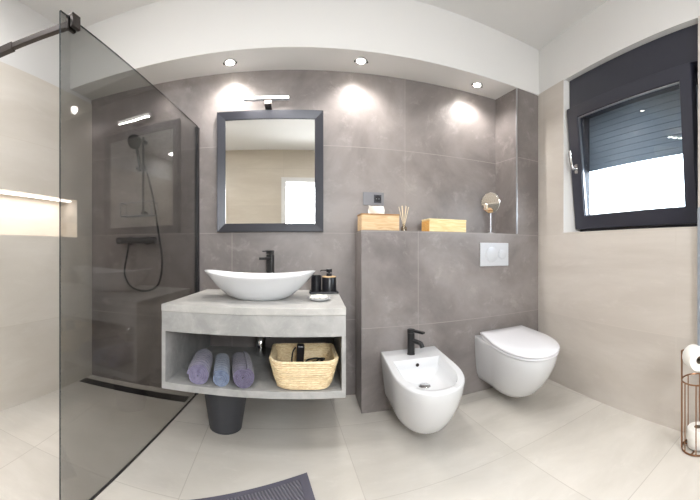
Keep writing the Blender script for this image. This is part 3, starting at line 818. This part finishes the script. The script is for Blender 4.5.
# rim and inner bowl
for z, w, L, R, ex, y0 in ((0.3985, 0.312, 0.700, 0.30, 2.5, 0.215), (0.393, 0.302, 0.693, 0.29, 2.5, 0.220), (0.350, 0.288, 0.682, 0.285, 2.45, 0.226), (0.318, 0.262, 0.65, 0.27, 2.35, 0.238), (0.301, 0.20, 0.58, 0.23, 2.2, 0.27), (0.294, 0.12, 0.48, 0.10, 2.0, 0.31), (0.292, 0.05, 0.42, 0.05, 2.0, 0.35)):
    rings.append(f.ring(outline(w, L, R, y0, ex), z))
MB().loft(rings).build('bowl', M['ceramic'], bd)
def at(fx_, lx, ly, z): return Vector(fx_.P(lx, ly, z))
MB().lathe([(0.036, 0.0), (0.036, 0.004), (0.03, 0.007), (0.001, 0.007)], at(f, 0, 0.39, 0.293), 28, Matrix.Rotation(0.04, 4, 'X')).build('drain_plug', M['chrome'], bd)
c = at(f, 0, 0.2305, 0.365)
MB().lathe([(0.011, 0.0), (0.011, 0.004), (0.007, 0.005), (0.006, 0.001)], c, 20, Matrix.Rotation(PI/2+0.2, 4, 'X')).build('overflow_hole', M['dark_metal'], bd)
c = at(f, -0.012, 0.115, 0.3986)
bt = thing('bidet_tap', 'short black mixer tap on the back rim of the bidet', 'tap', (0.748+c.x, yl(0.748)-0.001+c.y, 0.399), 0.55)
MB().lathe([(0.026, 0), (0.026, 0.005), (0.022, 0.007)], n=28).build('base', M['black'], bt)
MB().lathe([(0.024, 0.005), (0.024, 0.137), (0.022, 0.139)], n=28).build('body', M['black'], bt)
t_ = MB(); t_.tube([(0, -0.012, 0.092), (0, -0.075, 0.084), (0, -0.080, 0.082), (0, -0.088, 0.074), (0, -0.094, 0.058)], 0.0145, 14); t_.build('spout', M['black'], bt)
l_ = MB(); l_.lathe([(0.024, 0.140), (0.025, 0.142), (0.025, 0.162), (0.022, 0.164)], n=28); l_.box(-0.013, 0.013, -0.10, -0.012, 0.149, 0.162, Matrix.Rotation(0.03, 4, 'X')); l_.build('lever', M['black'], bt, bevel=0.002)

tl = thing('toilet', 'white wall hung toilet with its lid closed', 'toilet', (1.505, yl(1.505)-0.001, 0.0))
f2 = Fix(1.505, 0.20)
rings = []
for z, w, L, R, ex, wbk in ((0.088, 0.22, 0.38, 0.22, 2.0, 0.30), (0.090, 0.26, 0.42, 0.25, 2.05, 0.34), (0.106, 0.30, 0.475, 0.29, 2.1, 0.375), (0.15, 0.34, 0.55, 0.32, 2.1, 0.41), (0.22, 0.378, 0.63, 0.36, 2.1, 0.43),
                            (0.29, 0.402, 0.69, 0.39, 2.15, 0.44), (0.36, 0.418, 0.735, 0.40, 2.2, 0.445), (0.408, 0.424, 0.752, 0.41, 2.25, 0.448), (0.428, 0.422, 0.752, 0.41, 2.25, 0.446), (0.432, 0.412, 0.746, 0.41, 2.25, 0.44)):
    rings.append(f2.ring(outline(w, L, R, 0, ex, w_back=wbk), z))
MB().loft(rings).build('bowl', M['ceramic'], tl)
def slab(z0, z1, w, L, R, y0, wbk, rd_, crown=0):
    rr = []
    for z, d in ((z0, rd_), (z0+rd_*0.6, rd_*0.2), (z0+rd_, 0), (z1-rd_, 0), (z1-rd_*0.4, rd_*0.3), (z1, rd_*1.2)):
        rr.append(f2.ring(outline(w-2*d, L-d, R-d*0.5, y0+d, 2.25, w_back=wbk-2*d), z))
    rr.append(f2.ring(outline(w*0.5, L-0.16, R*0.5, y0+0.12, 2.25, w_back=wbk*0.5), z1+crown))
    return rr
MB().loft(slab(0.4335, 0.449, 0.436, 0.768, 0.42, 0.075, 0.400, 0.005)).build('seat', M['plastic_white'], tl)
MB().loft(slab(0.452, 0.472, 0.444, 0.776, 0.425, 0.062, 0.400, 0.006, 0.004)).build('lid', M['plastic_white'], tl)
for s in (-1, 1):
    h_ = MB(); p = f2.P(s*0.09, 0.05, 0.450); h_.tube([(p[0]-0.03, p[1], p[2]), (p[0]+0.03, p[1], p[2])], 0.011, 14)
    h_.build('hinge', M['plastic_white'], tl)

# ------------------------------------------------------------------ shower
def G(y, d=0.0, z=0.0): return (xg(y)+d*0.9974, y-d*0.0726, z)
gy0, gy1 = 1.03, yb(-0.75)-0.001
scn = thing('shower_screen', 'tall smoked glass shower screen with a dark support bar', 'shower screen', (xg(1.7), 1.7, 0.0))
so_ = Vector(scn.location)
def loc(mb, o=so_):
    mb.v = [tuple(Vector(p)-o) for p in mb.v]; return mb
def gprism(mb, y0, y1, d0, d1, z0, z1):
    a, b, c_, d_ = G(y0, d0), G(y0, d1), G(y1, d1), G(y1, d0)
    return mb.prism([a[:2], b[:2], c_[:2], d_[:2]], z0, z1)
loc(gprism(MB(), gy0, gy1-0.004, -0.004, 0.004, 0.006, 2.012)).build('glass_panel', M['smoked'], scn)
gp = scn.children[-1]; gp.data.materials.append(M['glass_edge'])
for p_ in gp.data.polygons:
    if p_.index in (0, 1, 2, 4): p_.material_index = 1
loc(gprism(MB(), gy1-0.035, gy1, -0.013, 0.013, 0.002, 2.0)).build('wall_profile', M['black'], scn)
loc(gprism(MB(), gy0, gy1-0.036, -0.006, 0.006, 0.0005, 0.0055)).build('floor_seal', M['dark_metal'], scn)
cl = MB()
cy = 1.107
gprism(cl, cy-0.024, cy+0.024, 0.0045, 0.02, 1.972, 2.016); gprism(cl, cy-0.024, cy+0.024, -0.02, -0.0045, 1.972, 2.016); gprism(cl, cy-0.024, cy+0.024, -0.02, 0.02, 2.0165, 2.026)
loc(cl).build('clamp', M['dark_metal'], scn, bevel=0.002)
a = Vector(G(cy, -0.0205, 2.0)); b = Vector((xl(0.92)+0.004, 0.92, 2.0))
def barbox(p, q, w, z0, z1):
    d = (q-p); d.z = 0; d.normalize(); nrm = Vector((-d.y, d.x, 0))*w
    return loc(MB().prism([(p+nrm).xy, (q+nrm).xy, (q-nrm).xy, (p-nrm).xy], z0, z1))
mid = a.lerp(b, 0.30)
sbar = barbox(a, mid, 0.0125, 1.987, 2.012).build('support_bar', M['dark_metal'], scn, bevel=0.002)
barbox(mid, b, 0.016, 1.983, 2.016).build('bar_sleeve', M['dark_metal'], sbar, bevel=0.002)
dr = thing('shower_drain', 'long black linear drain in the shower floor', 'drain', (-1.22, 2.335, 0))
d_ = MB(); d_.prism([(-1.68+1.22, 2.275-2.335), (-0.785+1.22, 2.308-2.335), (-0.785+1.22, 2.402-2.335), (-1.675+1.22, 2.368-2.335)], 0.0005, 0.004)
d_.build('grate', M['black'], dr, bevel=0.001)
# mixer, hose
mx_ = -1.25
sm = thing('shower_mixer', 'black bar shower mixer with its hose on the shower wall', 'shower mixer', (mx_+0.02, yb(mx_)-0.001, 1.155), 0.036)
t_ = MB(); t_.tube([(-0.125, -0.06, 0), (0.125, -0.06, 0)], 0.024, 20); t_.build('body', M['black'], sm)
for s in (-1, 1):
    t_ = MB(); t_.tube([(s*0.127, -0.06, 0), (s*0.165, -0.06, 0)], 0.027, 20); t_.build('knob', M['black'], sm)
    t_ = MB(); t_.tube([(s*0.075, -0.008, 0), (s*0.075, -0.05, 0)], 0.018, 16); t_.lathe([(0.034, 0), (0.034, 0.008), (0.02, 0.012)], (s*0.075, 0, 0), 24, Rx); t_.build('wall_flange', M['black'], sm)
hp = [(-0.06, -0.065, -0.02), (-0.075, -0.075, -0.13), (-0.09, -0.085, -0.26), (-0.03, -0.09, -0.36), (0.09, -0.09, -0.39), (0.2, -0.085, -0.33), (0.225, -0.08, -0.15), (0.19, -0.075, 0.08), (0.15, -0.075, 0.32), (0.105, -0.085, 0.52)]
t_ = MB(); t_.tube(catmull(hp, 10), 0.0085, 10); t_.build('hose', M['black'], sm)
rl = thing('slide_rail', 'slim black slide rail with a wire basket above the shower mixer', 'rail', (-1.172, yb(-1.172)-0.001, 1.34), 0.036)
t_ = MB(); t_.tube([(0, -0.055, 0), (0, -0.055, 0.62)], 0.010, 14); t_.build('rail', M['black'], rl)
for z_ in (0.03, 0.59):
    t_ = MB(); t_.tube([(0, 0, z_), (0, -0.066, z_)], 0.016, 16); t_.build('bracket', M['black'], rl)
s_ = MB(); s_.box(-0.022, 0.022, -0.082, -0.04, 0.355, 0.405); s_.tube([(0.03, -0.085, 0.38), (-0.05, -0.075, 0.38)], 0.014, 14); s_.build('slider', M['black'], rl, bevel=0.003)
hs = thing('hand_shower', 'black hand shower hooked on the slide rail', 'hand shower', (-1.172, yb(-1.172)-0.112, 1.69), 0.036)
t_ = MB(); t_.tube(catmull([(0.0, 0.005, -0.01), (-0.006, -0.005, 0.08), (-0.016, -0.022, 0.17)]), [0.012+0.000*i for i in range(17)], 14); t_.build('handle', M['black'], hs)
Rh = Matrix.Translation((-0.024, -0.040, 0.215)) @ Matrix.Rotation(PI/2+0.55, 4, 'X')
MB().lathe([(0.012, -0.022), (0.04, -0.014), (0.056, 0.0), (0.056, 0.010), (0.05, 0.013), (0.001, 0.013)], n=36, M=Rh).build('head', M['black'], hs)
t_ = MB()
for z_ in (0.0, 0.10):
    t_.tube([(-0.13, -0.004, z_), (-0.13, -0.11, z_), (0.13, -0.11, z_), (0.13, -0.004, z_)], 0.004, 8)
for x_ in (-0.13, 0.13): t_.tube([(x_, -0.11, 0), (x_, -0.11, 0.10)], 0.004, 8); t_.tube([(x_, -0.004, 0), (x_, -0.004, 0.10)], 0.004, 8)
for i in range(9):
    x_ = -0.10+0.025*i; t_.tube([(x_, -0.006, 0), (x_, -0.11, 0)], 0.003, 6)
t_.tube([(-0.13, -0.004, 0.0), (0.13, -0.004, 0.0)], 0.004, 8)
t_.build('wire_basket', M['plate'], rl, (-0.01, -0.064, 0.0))

# ------------------------------------------------------------------ paper stand by the right wall
px_, py_ = 1.728, 0.748
ps = thing('paper_stand', 'rose copper wire stand for toilet paper by the beige wall', 'stand', (px_, py_, 0), 0.0)
def circ(r, z, n_=40, cx_=0, cy_=0): return [(cx_+r*math.cos(2*PI*i/n_), cy_+r*math.sin(2*PI*i/n_), z) for i in range(n_)]
RB = 0.088
t_ = MB(); t_.tube(circ(RB, 0.006), 0.0045, 8, True); t_.tube([(-RB, 0, 0.006), (RB, 0, 0.006)], 0.004, 8); t_.tube([(0, -RB, 0.006), (0, RB, 0.006)], 0.004, 8); t_.build('base_ring', M['copper'], ps)
t_ = MB(); t_.tube(circ(RB, 0.372), 0.0045, 8, True); t_.build('top_ring', M['copper'], ps)
for i in range(8):
    a_ = 2*PI*i/8+0.3
    t_ = MB(); t_.tube([(RB*math.cos(a_), RB*math.sin(a_), 0.006), (RB*math.cos(a_), RB*math.sin(a_), 0.372)], 0.0035, 8); t_.build('upright_wire', M['copper'], ps)
pxo, pyo = RB*math.cos(2.09), RB*math.sin(2.09)
t_ = MB(); t_.tube([(pxo, pyo, 0.006), (pxo, pyo, 0.528)], 0.005, 10); pole = t_.build('pole', M['copper'], ps)
t_ = MB(); t_.tube(catmull([(pxo, pyo, 0.524), (pxo-0.004, pyo-0.004, 0.533), (1.700-px_, 0.792-py_, 0.534), (1.598-px_, 0.678-py_, 0.534), (1.595-px_, 0.674-py_, 0.546)], 5), 0.005, 10); t_.build('arm', M['copper'], pole)
def roll(loc_, label, M_=None):
    o = thing('toilet_paper_roll', label, 'toilet paper', loc_, 0, 'toilet paper rolls by the right wall')
    if M_ is not None: o.rotation_euler = M_
    MB().lathe([(0.020, -0.05), (0.055, -0.05), (0.058, -0.046), (0.058, 0.046), (0.055, 0.05), (0.020, 0.05), (0.020, -0.05)], n=40, cap0=False, cap1=False).build('paper', M['paper'], o)
    MB().lathe([(0.0195, -0.05), (0.0195, 0.05), (0.018, 0.05), (0.018, -0.05), (0.0195, -0.05)], n=28, cap0=False, cap1=False).build('core', M['card'], o)
    return o
roll((1.635, 0.719, 0.5215), 'white toilet paper roll hanging from the arm of the copper stand', (PI/2, 0, -0.73))
roll((px_, py_, 0.0635), 'white toilet paper roll standing upright inside the copper wire stand')

# towel at the edge of the picture
tw = MB()
rbox(tw, 1.524, 1.93, -0.042, -0.012, 0.50, 1.325)
tag(tw.build('hanging_towel', M['towel_edge'], None, bevel=0.012), 'grey blue towel hanging against the beige wall right of the window', 'towel')

# ------------------------------------------------------------------ bath mat
A = Vector((0.043, 1.658)); u_ = Vector((-0.891, -0.454)); v_ = Vector((0.17, -0.985))
bmx = thing('bath_mat', 'grey ribbed cotton bath mat on the pale floor', 'bath mat', (A.x, A.y, 0), math.atan2(-u_.y, -u_.x))
Ri = Matrix.Rotation(-math.atan2(-u_.y, -u_.x), 2)
uu = Ri @ u_; vv = Ri @ v_
def mq(mb, a0, a1, b0, b1, z0, z1):
    return mb.prism([uu*a0+vv*b0, uu*a1+vv*b0, uu*a1+vv*b1, uu*a0+vv*b1], z0, z1)
mq(MB(), 0.045, 0.755, 0.03, 0.47, 0.0005, 0.010).build('ribbed_field', M['mat'], bmx, bevel=0.004)
h_ = MB(); mq(h_, 0, 0.0448, 0, 0.5, 0.0005, 0.008); mq(h_, 0.7552, 0.8, 0, 0.5, 0.0005, 0.008); mq(h_, 0.0448, 0.7552, 0, 0.0298, 0.0005, 0.008); mq(h_, 0.0448, 0.7552, 0.4702, 0.5, 0.0005, 0.008)
h_.build('hem', M['mat_hem'], bmx)
